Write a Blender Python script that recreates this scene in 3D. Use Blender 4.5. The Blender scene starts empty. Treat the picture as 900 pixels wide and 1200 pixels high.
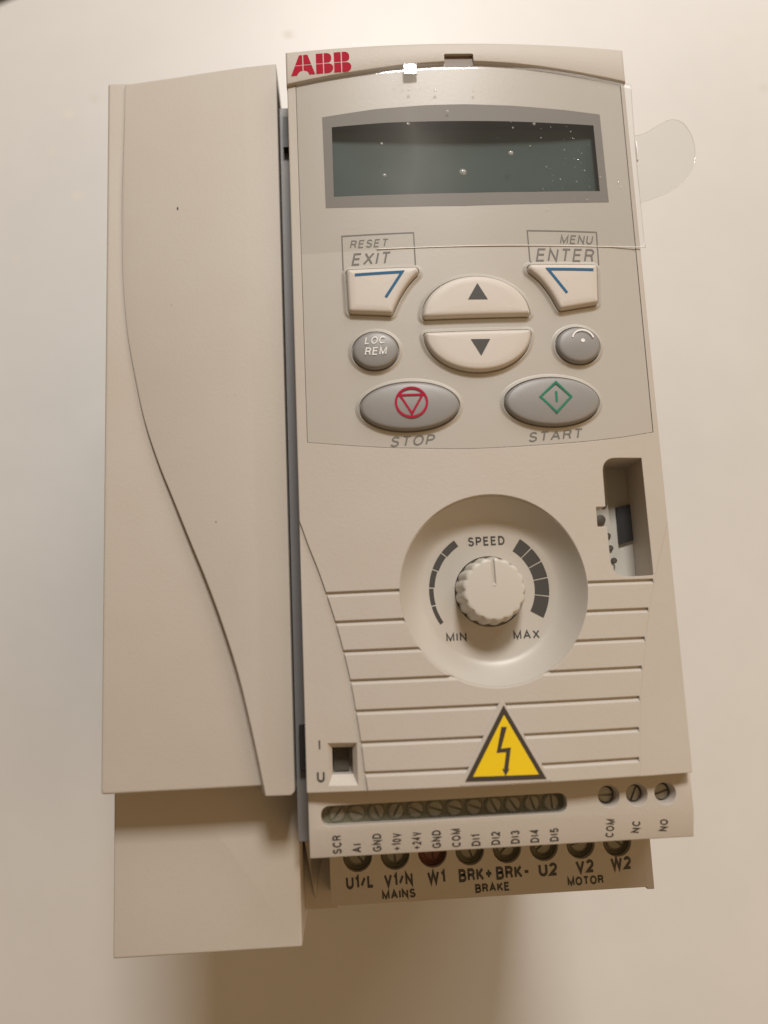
import bpy, bmesh, math, random
from mathutils import Vector, Matrix
from mathutils.geometry import tessellate_polygon
random.seed(4)
SC = bpy.context.scene
COL = SC.collection
PI = math.pi
ZB = 142.0                      # the drive lies on its back: its front face is 142 mm above the table

# ---------------------------------------------------------------- camera
cam_d = bpy.data.cameras.new('camera')
cam = bpy.data.objects.new('camera', cam_d)
COL.objects.link(cam)
SC.camera = cam
cam_d.sensor_width = 36.0
cam_d.lens = 28.5
cam_d.clip_start = 0.005
cam_d.clip_end = 50.0
right = Vector((0.99803643, -0.0438716, 0.04470543))
down = Vector((-0.03630686, -0.98679548, -0.15784958))
fwd = Vector((0.05104023, 0.15591651, -0.98645068))
m = Matrix((right, -down, -fwd)).transposed().to_4x4()
m.translation = Vector((-27.915, -30.937, 156.877 + ZB)) * 0.001
cam.matrix_world = m
cam_d.dof.use_dof = True
cam_d.dof.focus_distance = 0.168
cam_d.dof.aperture_fstop = 8.0

# ---------------------------------------------------------------- light
world = bpy.data.worlds.new('World')
SC.world = world
world.use_nodes = True
bg = world.node_tree.nodes['Background']
bg.inputs[0].default_value = (1.0, 0.70, 0.42, 1)
bg.inputs[1].default_value = 0.16


def area_light(name, pos, target, sx, sy, power, col):
    d = bpy.data.lights.new(name, 'AREA')
    d.shape = 'RECTANGLE'
    d.size, d.size_y, d.energy, d.color = sx, sy, power, col
    o = bpy.data.objects.new(name, d)
    COL.objects.link(o)
    o.location = pos
    o.rotation_euler = (Vector(target) - Vector(pos)).to_track_quat('-Z', 'Y').to_euler()
    return o


area_light('ceiling_lamp', (0.10, 1.15, 1.30), (0.0, 0.0, 0.12), 0.34, 0.30, 19.0, (1.0, 0.96, 0.925))
area_light('warm_fill', (0.75, -0.45, 0.85), (0.0, 0.0, 0.10), 1.1, 1.1, 2.7, (1.0, 0.60, 0.26))  # added warm fill that lifts the shaded areas
area_light('upper_right_fill', (0.72, 1.25, 0.85), (0.0, 0.0, 0.10), 0.6, 0.6, 5.0, (1.0, 0.98, 0.93))  # added soft fill brightening the table's right side, no window there

SC.view_settings.view_transform = 'Standard'
SC.view_settings.look = 'None'
SC.view_settings.exposure = 0.25
SC.view_settings.gamma = 1.0


# ---------------------------------------------------------------- materials
def material(name, col, rough=0.5, noise=0.0, bevel=0.0, bump=0.0, metal=0.0, spec=0.5, scale=900.0, coat=0.0, tint=None):
    mt = bpy.data.materials.new(name)
    mt.use_nodes = True
    nt = mt.node_tree
    b = nt.nodes['Principled BSDF']
    b.inputs['Base Color'].default_value = (*col, 1)
    b.inputs['Roughness'].default_value = rough
    b.inputs['Metallic'].default_value = metal
    b.inputs['Specular IOR Level'].default_value = spec
    b.inputs['Coat Weight'].default_value = coat
    tc = nt.nodes.new('ShaderNodeTexCoord')
    if noise > 0:
        n = nt.nodes.new('ShaderNodeTexNoise')
        n.inputs['Scale'].default_value = 26.0
        n.inputs['Detail'].default_value = 6
        n.inputs['Roughness'].default_value = 0.65
        nt.links.new(tc.outputs['Object'], n.inputs['Vector'])
        r = nt.nodes.new('ShaderNodeValToRGB')
        r.color_ramp.elements[0].position = 0.25
        r.color_ramp.elements[1].position = 0.75
        t = tint or (1.0, 0.97, 0.93)
        r.color_ramp.elements[0].color = (*[c * (1 - noise) * k for c, k in zip(col, t)], 1)
        r.color_ramp.elements[1].color = (*[min(1, c * (1 + noise)) for c in col], 1)
        nt.links.new(n.outputs['Fac'], r.inputs['Fac'])
        nt.links.new(r.outputs['Color'], b.inputs['Base Color'])
    nrm = None
    if bevel > 0:
        bv = nt.nodes.new('ShaderNodeBevel')
        bv.samples = 6
        bv.inputs['Radius'].default_value = bevel * 0.001
        nrm = bv.outputs['Normal']
    if bump > 0:
        n2 = nt.nodes.new('ShaderNodeTexNoise')
        n2.inputs['Scale'].default_value = scale
        n2.inputs['Detail'].default_value = 3
        nt.links.new(tc.outputs['Object'], n2.inputs['Vector'])
        bp = nt.nodes.new('ShaderNodeBump')
        bp.inputs['Strength'].default_value = bump
        bp.inputs['Distance'].default_value = 0.0001
        nt.links.new(n2.outputs['Fac'], bp.inputs['Height'])
        if nrm:
            nt.links.new(nrm, bp.inputs['Normal'])
        nrm = bp.outputs['Normal']
    if nrm:
        nt.links.new(nrm, b.inputs['Normal'])
    return mt


SHELL = (0.49, 0.457, 0.41)
M = {}
M['shell'] = material('shell_plastic', SHELL, 0.5, 0.035, 0.2, 0.3, scale=1600)
M['shell_soft'] = material('cover_plastic', (0.49, 0.456, 0.408), 0.55, 0.03, 0.4, 0.25, scale=1600)
M['plate'] = material('keypad_plastic', (0.455, 0.437, 0.40), 0.36, 0.02, 0.15, 0.1, scale=1400)
M['key'] = material('cream_button', (0.575, 0.54, 0.495), 0.48, 0.015, 0.0, 0.1)
M['greykey'] = material('grey_button', (0.265, 0.262, 0.258), 0.42, 0.02, 0.0, 0.1)
M['knob'] = material('knob_plastic', (0.54, 0.52, 0.475), 0.4, 0.02, 0.25)
M['dial'] = material('dial_plastic', (0.49, 0.465, 0.42), 0.40, 0.015)
M['print'] = material('grey_print', (0.05, 0.047, 0.042), 0.6)
M['print_mid'] = material('legend_print', (0.15, 0.14, 0.125), 0.6)
M['print_white'] = material('white_print', (0.85, 0.845, 0.82), 0.5)
M['blue'] = material('blue_print', (0.014, 0.115, 0.25), 0.6, spec=0.3)
M['red'] = material('red_print', (0.38, 0.010, 0.04), 0.7, spec=0.2)
M['green'] = material('green_print', (0.012, 0.20, 0.115), 0.6, spec=0.3)
M['logo'] = material('emblem_red', (0.40, 0.008, 0.032), 0.75, spec=0.2)
M['lcd_frame'] = material('display_frame_grey', (0.17, 0.16, 0.147), 0.55, 0.02)
M['black'] = material('black_plastic', (0.02, 0.02, 0.02), 0.45)
M['dark'] = material('dark_cavity_plastic', (0.075, 0.065, 0.05), 0.6, 0.06)
M['latch'] = material('brown_latch', (0.17, 0.125, 0.085), 0.5, 0.05)
M['socket'] = material('socket_grey_plastic', (0.50, 0.49, 0.45), 0.5, 0.04)
M['chassis'] = material('chassis_metal', (0.21, 0.205, 0.20), 0.5, 0.05, 0.4, metal=0.2)
M['terminal'] = material('terminal_green_grey', (0.15, 0.143, 0.095), 0.55, 0.08)
M['rust'] = material('terminal_red_brown', (0.13, 0.045, 0.028), 0.55, 0.08)
M['screw'] = material('screw_metal', (0.33, 0.32, 0.28), 0.42, 0.15, 0.0, metal=0.6)
M['dullscrew'] = material('dull_screw_metal', (0.25, 0.24, 0.19), 0.5, 0.2, 0.0, metal=0.3)
M['yellow'] = material('sticker_yellow', (0.80, 0.57, 0.012), 0.4, 0.03, tint=(1, 0.95, 0.8))
M['sticker_dark'] = material('sticker_black', (0.045, 0.036, 0.026), 0.5)


def lcd_material():
    mt = material('display_glass', (0.075, 0.095, 0.088), 0.5, spec=0.15)
    nt = mt.node_tree
    b = nt.nodes['Principled BSDF']
    tc = nt.nodes.new('ShaderNodeTexCoord')
    n = nt.nodes.new('ShaderNodeTexNoise')
    n.inputs['Scale'].default_value = 60
    n.inputs['Detail'].default_value = 4
    nt.links.new(tc.outputs['Object'], n.inputs['Vector'])
    r = nt.nodes.new('ShaderNodeValToRGB')
    r.color_ramp.elements[0].position = 0.3
    r.color_ramp.elements[1].position = 0.75
    r.color_ramp.elements[0].color = (0.026, 0.050, 0.043, 1)
    r.color_ramp.elements[1].color = (0.040, 0.066, 0.058, 1)
    nt.links.new(n.outputs['Fac'], r.inputs['Fac'])
    nt.links.new(r.outputs['Color'], b.inputs['Base Color'])
    return mt


M['lcd'] = lcd_material()


def film_material(name, haze, gloss, tint=(0.975, 0.975, 0.97, 1), sheen=0.0):
    mt = bpy.data.materials.new(name)
    mt.use_nodes = True
    nt = mt.node_tree
    nt.nodes.clear()
    out = nt.nodes.new('ShaderNodeOutputMaterial')
    tr = nt.nodes.new('ShaderNodeBsdfTransparent')
    tr.inputs[0].default_value = tint
    gl = nt.nodes.new('ShaderNodeBsdfGlossy')
    gl.inputs['Roughness'].default_value = 0.08
    df = nt.nodes.new('ShaderNodeBsdfDiffuse')
    df.inputs[0].default_value = (0.80, 0.81, 0.80, 1)
    ge = nt.nodes.new('ShaderNodeNewGeometry')
    dt = nt.nodes.new('ShaderNodeVectorMath')
    dt.operation = 'DOT_PRODUCT'
    nt.links.new(ge.outputs['Normal'], dt.inputs[0])
    nt.links.new(ge.outputs['Incoming'], dt.inputs[1])

    def mth(op, a, b=None):
        n_ = nt.nodes.new('ShaderNodeMath')
        n_.operation = op
        for k_, v_ in enumerate((a, b)):
            if v_ is None:
                continue
            if isinstance(v_, (int, float)):
                n_.inputs[k_].default_value = v_
            else:
                nt.links.new(v_, n_.inputs[k_])
        return n_.outputs[0]
    sch = mth('POWER', mth('SUBTRACT', 1.0, mth('ABSOLUTE', dt.outputs['Value'])), 5.0)
    fres = mth('ADD', mth('MULTIPLY', sch, 0.9), 0.045)
    ml = nt.nodes.new('ShaderNodeMath')
    ml.operation = 'MULTIPLY'
    ml.inputs[1].default_value = gloss
    nt.links.new(fres, ml.inputs[0])
    tc = nt.nodes.new('ShaderNodeTexCoord')
    n = nt.nodes.new('ShaderNodeTexNoise')
    n.inputs['Scale'].default_value = 45
    n.inputs['Detail'].default_value = 3
    nt.links.new(tc.outputs['Object'], n.inputs['Vector'])
    bp = nt.nodes.new('ShaderNodeBump')
    bp.inputs['Strength'].default_value = 0.25
    bp.inputs['Distance'].default_value = 0.0006
    nt.links.new(n.outputs['Fac'], bp.inputs['Height'])
    nt.links.new(bp.outputs[0], gl.inputs['Normal'])
    m1 = nt.nodes.new('ShaderNodeMixShader')
    m1.inputs[0].default_value = haze
    if sheen:                                  # reflected sheen painted as a band of extra haze, left of the middle
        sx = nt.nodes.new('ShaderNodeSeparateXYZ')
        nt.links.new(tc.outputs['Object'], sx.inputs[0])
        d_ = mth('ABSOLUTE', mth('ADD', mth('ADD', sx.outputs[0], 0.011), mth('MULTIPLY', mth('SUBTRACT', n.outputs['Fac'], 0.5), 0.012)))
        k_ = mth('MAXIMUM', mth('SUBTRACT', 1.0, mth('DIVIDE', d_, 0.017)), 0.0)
        nt.links.new(mth('ADD', mth('MULTIPLY', mth('MULTIPLY', k_, k_), sheen), haze), m1.inputs[0])
    nt.links.new(tr.outputs[0], m1.inputs[1])
    nt.links.new(df.outputs[0], m1.inputs[2])
    m2 = nt.nodes.new('ShaderNodeMixShader')
    nt.links.new(ml.outputs[0], m2.inputs[0])
    nt.links.new(m1.outputs[0], m2.inputs[1])
    nt.links.new(gl.outputs[0], m2.inputs[2])
    nt.links.new(m2.outputs[0], out.inputs[0])
    return mt


M['film'] = film_material('clear_film', 0.04, 0.9, sheen=0.09)
M['film_tab'] = film_material('clear_film_tab', 0.07, 1.2, (0.935, 0.94, 0.925, 1))
M['film_edge'] = film_material('film_edge', 0.8, 1.5)
M['edge_line'] = material('film_edge_and_glint', (0.86, 0.86, 0.84), 0.25)  # white of the cut edge, also the tab fold's painted highlight
M['bubble'] = film_material('trapped_air', 0.30, 1.5)


def table_material():
    mt = material('white_laminate', (0.76, 0.735, 0.69), 0.42, 0.0, bump=0.15, scale=700)
    nt = mt.node_tree
    b = nt.nodes['Principled BSDF']
    tc = nt.nodes.new('ShaderNodeTexCoord')
    n = nt.nodes.new('ShaderNodeTexNoise')
    n.inputs['Scale'].default_value = 9
    n.inputs['Detail'].default_value = 7
    n.inputs['Roughness'].default_value = 0.7
    nt.links.new(tc.outputs['Object'], n.inputs['Vector'])
    r = nt.nodes.new('ShaderNodeValToRGB')
    r.color_ramp.elements[0].position = 0.3
    r.color_ramp.elements[1].position = 0.7
    r.color_ramp.elements[0].color = (0.60, 0.59, 0.565, 1)
    r.color_ramp.elements[1].color = (0.66, 0.648, 0.62, 1)
    nt.links.new(n.outputs['Fac'], r.inputs['Fac'])
    nt.links.new(r.outputs['Color'], b.inputs['Base Color'])
    return mt


M['table'] = table_material()
M['stain'] = material('grey_scuff', (0.60, 0.57, 0.51), 0.6)
M['stain_soft'] = material('pale_scuff', (0.68, 0.645, 0.58), 0.6)
M['wood'] = material('brown_wood', (0.05, 0.025, 0.009), 0.5, 0.2)


# ---------------------------------------------------------------- mesh helpers (device millimetres in, metres out)
def zf(x, y=0):                                # the front face bulges across its width
    return 2.4 * (1 - (x / 36.6) ** 2)


def W(v):
    return Vector((v[0] * 0.001, v[1] * 0.001, (v[2] + ZB) * 0.001))


def finish(name, bm, mat, parent=None, angle=35, label=None):
    bmesh.ops.remove_doubles(bm, verts=bm.verts, dist=1e-4)
    bmesh.ops.recalc_face_normals(bm, faces=bm.faces)
    for v in bm.verts:
        v.co = W(v.co)
    me = bpy.data.meshes.new(name)
    bm.to_mesh(me)
    bm.free()
    return link_mesh(name, me, mat, parent, angle, label)


def link_mesh(name, me, mat, parent=None, angle=35, label=None):
    me.polygons.foreach_set('use_smooth', [True] * len(me.polygons))
    me.set_sharp_from_angle(angle=math.radians(angle))
    me.materials.clear()
    me.materials.append(mat)
    o = bpy.data.objects.new(name, me)
    COL.objects.link(o)
    if parent:
        o.parent = parent
    if label:
        o['label'] = label
    return o


def area2(p):
    return sum(p[i][0] * p[(i + 1) % len(p)][1] - p[(i + 1) % len(p)][0] * p[i][1] for i in range(len(p)))


def ccw(p):
    return list(p) if area2(p) > 0 else list(reversed(p))


def catmull(pts, n=8):
    out = []
    for i in range(len(pts) - 1):
        p0 = pts[max(i - 1, 0)]
        p1, p2 = pts[i], pts[i + 1]
        p3 = pts[min(i + 2, len(pts) - 1)]
        for k in range(n):
            t = k / n
            out.append(tuple(0.5 * (2 * b + (c - a) * t + (2 * a - 5 * b + 4 * c - d) * t * t + (3 * b - a - 3 * c + d) * t ** 3)
                             for a, b, c, d in zip(p0, p1, p2, p3)))
    out.append(tuple(pts[-1]))
    return out


def arc(cx, cy, rx, ry, a0, a1, n=16):
    return [(cx + rx * math.cos(math.radians(a0 + (a1 - a0) * k / n)), cy + ry * math.sin(math.radians(a0 + (a1 - a0) * k / n)))
            for k in range(n + 1)]


def ellipse(cx, cy, rx, ry, n=48):
    return arc(cx, cy, rx, ry, 0, 360, n)[:-1]


def rounded(pts, n=5):                         # pts: (x, y, corner radius)
    out = []
    L = len(pts)
    for i in range(L):
        x, y, r = pts[i]
        p, a, c = Vector((x, y)), Vector(pts[i - 1][:2]), Vector(pts[(i + 1) % L][:2])
        if r <= 0:
            out.append((x, y))
            continue
        u, v = (a - p), (c - p)
        lu, lv = u.length, v.length
        u.normalize()
        v.normalize()
        ang = u.angle(v)
        d = min(r / math.tan(ang / 2), lu * 0.49, lv * 0.49)
        s, e = p + u * d, p + v * d
        for k in range(n + 1):
            t = k / n
            q = s * (1 - t) ** 2 + p * 2 * t * (1 - t) + e * t * t
            out.append((q.x, q.y))
    return out


def rect(x0, y0, x1, y1, r=0.0):
    return rounded([(x0, y0, r), (x1, y0, r), (x1, y1, r), (x0, y1, r)])


def offset_poly(p, d):                         # p counter-clockwise; d > 0 grows
    n = len(p)
    out = []
    for i in range(n):
        a, b, c = Vector(p[i - 1]), Vector(p[i]), Vector(p[(i + 1) % n])
        e1, e2 = (b - a), (c - b)
        if e1.length < 1e-6 or e2.length < 1e-6:
            out.append(tuple(b))
            continue
        n1 = Vector((e1.y, -e1.x)).normalized()
        n2 = Vector((e2.y, -e2.x)).normalized()
        nn = n1 + n2
        if nn.length < 1e-4:
            nn = n1.copy()
        nn.normalize()
        k = d / max(0.5, nn.dot(n1))
        out.append((b.x + nn.x * k, b.y + nn.y * k))
    return out


def flat_fill(loops, step=None, axis=0):       # a flat filled outline (with holes), cut into strips so it can be draped
    bm = bmesh.new()
    vec = [[Vector((x, y, 0)) for x, y in lp] for lp in loops]
    if len(loops) == 1:
        bm.faces.new([bm.verts.new(v) for v in vec[0]])
    else:
        flat = [bm.verts.new(v) for lp in vec for v in lp]
        for t in tessellate_polygon(vec):
            try:
                bm.faces.new([flat[i] for i in t])
            except ValueError:
                pass
    if step:
        xs = [v.co[axis] for v in bm.verts]
        k = math.floor(min(xs) / step) + 1
        while k * step < max(xs):
            co, no = [0, 0, 0], [0, 0, 0]
            co[axis] = k * step
            no[axis] = 1
            bmesh.ops.bisect_plane(bm, geom=bm.verts[:] + bm.edges[:] + bm.faces[:], dist=1e-5, plane_co=co, plane_no=no)
            k += 1
    return bm


def drape(loops, z, step=3.0, bm=None):        # decal
    b = flat_fill(loops, step)
    for v in b.verts:
        v.co.z = z(v.co.x, v.co.y)
    if bm is None:
        return b
    join(bm, b)
    return bm


def join(dst, src):
    me = bpy.data.meshes.new('tmp')
    src.to_mesh(me)
    src.free()
    dst.from_mesh(me)
    bpy.data.meshes.remove(me)


def slab(loops, ztop, zbot, step=3.0):         # solid between two height functions
    b = flat_fill(loops, step)
    res = bmesh.ops.extrude_face_region(b, geom=b.faces[:])
    top = {g for g in res['geom'] if isinstance(g, bmesh.types.BMVert)}
    for v in b.verts:
        f = ztop if v in top else zbot
        v.co.z = f(v.co.x, v.co.y) if callable(f) else f
    return b


def soften(bm, off, seg=3):                    # rounds the upper rim of a slab
    bmesh.ops.remove_doubles(bm, verts=bm.verts, dist=1e-4)
    bmesh.ops.recalc_face_normals(bm, faces=bm.faces)
    bm.normal_update()
    es = [e for e in bm.edges if len(e.link_faces) == 2 and
          ((e.link_faces[0].normal.z > 0.6 and abs(e.link_faces[1].normal.z) < 0.3) or (e.link_faces[1].normal.z > 0.6 and abs(e.link_faces[0].normal.z) < 0.3))]
    bmesh.ops.bevel(bm, geom=es, offset=off, segments=seg, profile=0.5, affect='EDGES', clamp_overlap=True)
    return bm


def ring_loft(rings, cap_top=True, cap_bot=False):    # rings: lists of (x, y, z) with the same count
    bm = bmesh.new()
    vs = [[bm.verts.new(p) for p in r] for r in rings]
    n = len(vs[0])
    for a, b in zip(vs, vs[1:]):
        for i in range(n):
            bm.faces.new((a[i], a[(i + 1) % n], b[(i + 1) % n], b[i]))
    if cap_top:
        bm.faces.new(vs[-1])
    if cap_bot:
        bm.faces.new(list(reversed(vs[0])))
    return bm


def lathe(cx, cy, prof, n=96, wob=None):       # prof: (r, z) bottom to top
    rings = []
    for r, z in prof:
        rings.append([(cx + (r + (wob(k / n, z) if wob else 0)) * math.cos(2 * PI * k / n),
                       cy + (r + (wob(k / n, z) if wob else 0)) * math.sin(2 * PI * k / n), z) for k in range(n)])
    return ring_loft(rings, True, True)


def cut(bm, cutters):                          # boolean difference, one cutter after the other
    def tmp(b):
        bmesh.ops.recalc_face_normals(b, faces=b.faces)
        me = bpy.data.meshes.new('tmp')
        b.to_mesh(me)
        b.free()
        o = bpy.data.objects.new('tmp', me)
        COL.objects.link(o)
        return o
    bmesh.ops.remove_doubles(bm, verts=bm.verts, dist=1e-4)
    base = tmp(bm)
    cs = []
    for c in cutters:
        bmesh.ops.remove_doubles(c, verts=c.verts, dist=1e-4)
        co = tmp(c)
        md = base.modifiers.new('b', 'BOOLEAN')
        md.operation = 'DIFFERENCE'
        md.solver = 'EXACT'
        md.object = co
        cs.append(co)
    dg = bpy.context.evaluated_depsgraph_get()
    me = bpy.data.meshes.new_from_object(base.evaluated_get(dg))
    out = bmesh.new()
    out.from_mesh(me)
    for o in cs + [base]:
        d = o.data
        bpy.data.objects.remove(o)
        bpy.data.meshes.remove(d)
    bpy.data.meshes.remove(me)
    return out


def ribbon(pts, w, closed=False):              # outline of a stroked polyline: list of quads
    P = [Vector(p) for p in pts]
    n = len(P)
    L, R = [], []
    for i in range(n):
        a = P[i - 1] if (i > 0 or closed) else None
        c = P[(i + 1) % n] if (i < n - 1 or closed) else None
        d1 = (P[i] - a).normalized() if a is not None else None
        d2 = (c - P[i]).normalized() if c is not None else None
        d1 = d1 or d2
        d2 = d2 or d1
        n1, n2 = Vector((-d1.y, d1.x)), Vector((-d2.y, d2.x))
        nn = (n1 + n2)
        if nn.length < 1e-3:
            nn = n1.copy()
        nn.normalize()
        k = (w / 2) / max(0.35, nn.dot(n1))
        L.append(P[i] + nn * k)
        R.append(P[i] - nn * k)
    rng = range(n if closed else n - 1)
    return [[L[i], R[i], R[(i + 1) % n], L[(i + 1) % n]] for i in rng]


# ---------------------------------------------------------------- a plain grotesque stroke alphabet (cap height 1)
def A_(cx, cy, rx, ry, a0, a1, n=10):
    return arc(cx, cy, rx, ry, a0, a1, n)


GL = {
    'A': (0.74, [[(0, 0), (0.37, 1), (0.74, 0)], [(0.13, 0.34), (0.61, 0.34)]]),
    'B': (0.62, [[(0.34, 0.53), (0, 0.53)], [(0, 0), (0.36, 0)] + A_(0.36, 0.265, 0.26, 0.265, -90, 90) + [(0.34, 0.53)] + A_(0.34, 0.765, 0.24, 0.235, -90, 90) + [(0, 1), (0, 0)]]),
    'C': (0.70, [A_(0.38, 0.5, 0.38, 0.5, 42, 318, 20)]),
    'D': (0.66, [[(0, 0), (0.28, 0)] + A_(0.28, 0.5, 0.38, 0.5, -90, 90, 14) + [(0, 1), (0, 0)]]),
    'E': (0.56, [[(0.56, 0), (0, 0), (0, 1), (0.55, 1)], [(0, 0.53), (0.50, 0.53)]]),
    'G': (0.74, [A_(0.38, 0.5, 0.38, 0.5, 42, 340, 20) + [(0.74, 0.46), (0.42, 0.46)], [(0.74, 0.46), (0.74, 0)]]),
    'I': (0.0, [[(0, 0), (0, 1)]]),
    'K': (0.62, [[(0, 0), (0, 1)], [(0.60, 1), (0.02, 0.36)], [(0.20, 0.56), (0.64, 0)]]),
    'L': (0.50, [[(0, 1), (0, 0), (0.50, 0)]]),
    'M': (0.78, [[(0, 0), (0, 1), (0.39, 0.06), (0.78, 1), (0.78, 0)]]),
    'N': (0.62, [[(0, 0), (0, 1), (0.62, 0), (0.62, 1)]]),
    'O': (0.78, [A_(0.39, 0.5, 0.39, 0.5, 0, 360, 24)]),
    'P': (0.58, [[(0, 0), (0, 1), (0.32, 1)] + A_(0.32, 0.735, 0.26, 0.265, 90, -90) + [(0, 0.47)]]),
    'R': (0.62, [[(0, 0), (0, 1), (0.34, 1)] + A_(0.34, 0.755, 0.26, 0.245, 90, -90) + [(0, 0.51)], [(0.34, 0.51), (0.50, 0.44), (0.57, 0.12), (0.62, 0)]]),
    'S': (0.60, [A_(0.30, 0.755, 0.27, 0.245, 20, 215, 14) + [(0.20, 0.56), (0.40, 0.48)] + A_(0.30, 0.255, 0.30, 0.255, 45, -165, 14)]),
    'T': (0.62, [[(0, 1), (0.62, 1)], [(0.31, 1), (0.31, 0)]]),
    'U': (0.62, [[(0, 1), (0, 0.33)] + A_(0.31, 0.33, 0.31, 0.33, 180, 360, 14) + [(0.62, 1)]]),
    'V': (0.68, [[(0, 1), (0.34, 0), (0.68, 1)]]),
    'W': (1.0, [[(0, 1), (0.25, 0), (0.50, 1), (0.75, 0), (1.0, 1)]]),
    'X': (0.66, [[(0, 0), (0.66, 1)], [(0, 1), (0.66, 0)]]),
    '0': (0.52, [A_(0.26, 0.5, 0.26, 0.5, 0, 360, 20)]),
    '1': (0.22, [[(0, 0.76), (0.20, 1), (0.22, 0)]]),
    '2': (0.54, [A_(0.27, 0.71, 0.27, 0.29, 165, -20, 12) + [(0.46, 0.50), (0, 0), (0.56, 0)]]),
    '3': (0.54, [A_(0.26, 0.75, 0.24, 0.25, 160, -90, 12), A_(0.26, 0.255, 0.28, 0.255, 90, -160, 12)]),
    '4': (0.56, [[(0.42, 0), (0.42, 1), (0, 0.30), (0.56, 0.30)]]),
    '5': (0.54, [[(0.50, 1), (0.10, 1), (0.04, 0.52)] + A_(0.26, 0.31, 0.28, 0.31, 120, -155, 14)]),
    '+': (0.60, [[(0, 0.5), (0.60, 0.5)], [(0.30, 0.14), (0.30, 0.86)]]),
    '-': (0.42, [[(0, 0.45), (0.42, 0.45)]]),
    '/': (0.36, [[(0, 0.15), (0.36, 0.85)]]),
}


def lettering(text, box, z, mat, parent, wt=0.15, slant=0.0, rot=0.0, gap=0.24, name='lettering'):
    """flat print of a word fitted into box = (x0, y0, x1, y1); rot in degrees about the box centre"""
    quads, x = [], wt / 2
    for ch in text:
        if ch == ' ':
            x += 0.4
            continue
        w, strokes = GL[ch]
        for si, st in enumerate(strokes):
            closed = st[0] == st[-1] or (Vector(st[0]) - Vector(st[-1])).length < 1e-4
            pts = [(x + px, wt / 2 + py * (1 - wt)) for px, py in st]
            clean = [pts[0]]
            for p in pts[1:]:
                if (Vector(p) - Vector(clean[-1])).length > 1e-3:
                    clean.append(p)
            if closed and len(clean) > 3:
                clean = clean[:-1]
                quads += [(q, si) for q in ribbon(clean, wt, True)]
            else:
                quads += [(q, si) for q in ribbon(clean, wt)]
        x += w + wt + gap
    width = x - gap - wt / 2 + slant
    x0, y0, x1, y1 = box
    sx, sy = (x1 - x0) / width, (y1 - y0)
    cx, cy = (x0 + x1) / 2, (y0 + y1) / 2
    ca, sa = math.cos(math.radians(rot)), math.sin(math.radians(rot))
    bm = bmesh.new()
    for q, si in quads:
        vs = []
        for p in q:
            lx, ly = (p[0] + slant * p[1]) * sx - (x1 - x0) / 2, p[1] * sy - (y1 - y0) / 2
            X, Y = cx + lx * ca - ly * sa, cy + lx * sa + ly * ca
            vs.append(bm.verts.new((X, Y, z(X, Y) + 0.003 * si)))
        try:
            bm.faces.new(vs)
        except ValueError:
            pass
    for v in bm.verts:
        v.co = W(v.co)
    for f in bm.faces:
        f.normal_update()
        if f.normal.z < 0:
            f.normal_flip()
    me = bpy.data.meshes.new(name)
    bm.to_mesh(me)
    bm.free()
    return link_mesh(name, me, mat, parent, 180)


def strokes(name, lines, w, z, mat, parent, closed=False, step=1.5):
    bm = bmesh.new()
    for k, ln in enumerate(lines):
        pts = [ln[0]]
        seq = ln[1:] + ([ln[0]] if closed else [])
        for p in seq:
            a, b = Vector(pts[-1]), Vector(p)
            n = max(1, int((b - a).length / step))
            pts += [tuple(a.lerp(b, i / n)) for i in range(1, n + 1)]
        if closed:
            pts = pts[:-1]
        for q in ribbon(pts, w, closed):
            bm.faces.new([bm.verts.new((p.x, p.y, z(p.x, p.y) + 0.003 * k)) for p in q])
    return finish(name, bm, mat, parent, 180)


def thing(name, label, cat, loc=(0, 0, 0)):
    o = bpy.data.objects.new(name, None)
    o.empty_display_size = 0.02
    COL.objects.link(o)
    o.location = loc
    o['label'] = label
    o['category'] = cat
    return o


def copy_of(o, parent, d, name=None):          # a copy sharing its mesh, moved by d millimetres
    c = o.copy()
    COL.objects.link(c)
    c.parent = parent
    c.location = Vector(d) * 0.001 + o.location
    if name:
        c.name = name
    return c


# ================================================================ the table
tb = bmesh.new()
tp = [(-185, 217.5), (-900, -134), (-900, -1200), (1200, -1200), (1200, 1100), (1000, 800), (-60, 279)]
tp = ccw(tp)
b0 = slab([tp], -142.0, -165.0, None)
table = finish('table_top', b0, M['table'], None, 30)
table['kind'] = 'structure'
table['label'] = 'white laminate table top under the drive'
fl = bmesh.new()
fl.faces.new([fl.verts.new(p) for p in ((-4000, -4000, -892), (4000, -4000, -892), (4000, 4000, -892), (-4000, 4000, -892))])
floor = finish('floor', fl, M['wood'])
floor['kind'] = 'structure'
floor['label'] = 'dark brown floor beyond the table edge'

# scuffs in the laminate (flat marks of their own)
sb = bmesh.new()
sb2 = bmesh.new()
for i, (x, y, r, k) in enumerate([(-121, 188, 1.6, 0), (-109, 142, 2.0, 0), (-131, 181, 2.4, 1), (-124, 172, 1.2, 1), (-127, 146, 2.2, 1), (-137, 165, 1.5, 1),
                                  (-43, 216, 1.7, 0), (147, 213, 2.2, 1), (154, 190, 2.0, 0), (117, 190, 1.5, 1), (139, 190, 1.4, 1),
                                  (-150, 120, 1.3, 1), (-118, 90, 1.2, 1), (100, -150, 0.8, 1), (132, -80, 1.1, 1)]):
    o = [(x + r * (0.75 + 0.4 * random.random()) * math.cos(a), y + 0.7 * r * (0.7 + 0.5 * random.random()) * math.sin(a))
         for a in [2 * PI * j / 14 for j in range(14)]]
    drape([o], lambda X, Y: -141.96, None, sb if k == 0 else sb2)
for b_, mt in ((sb, 'stain'), (sb2, 'stain_soft')):
    s_ = finish('scuff_marks', b_, M[mt], table, 180)
    s_['kind'] = 'stuff'

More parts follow.
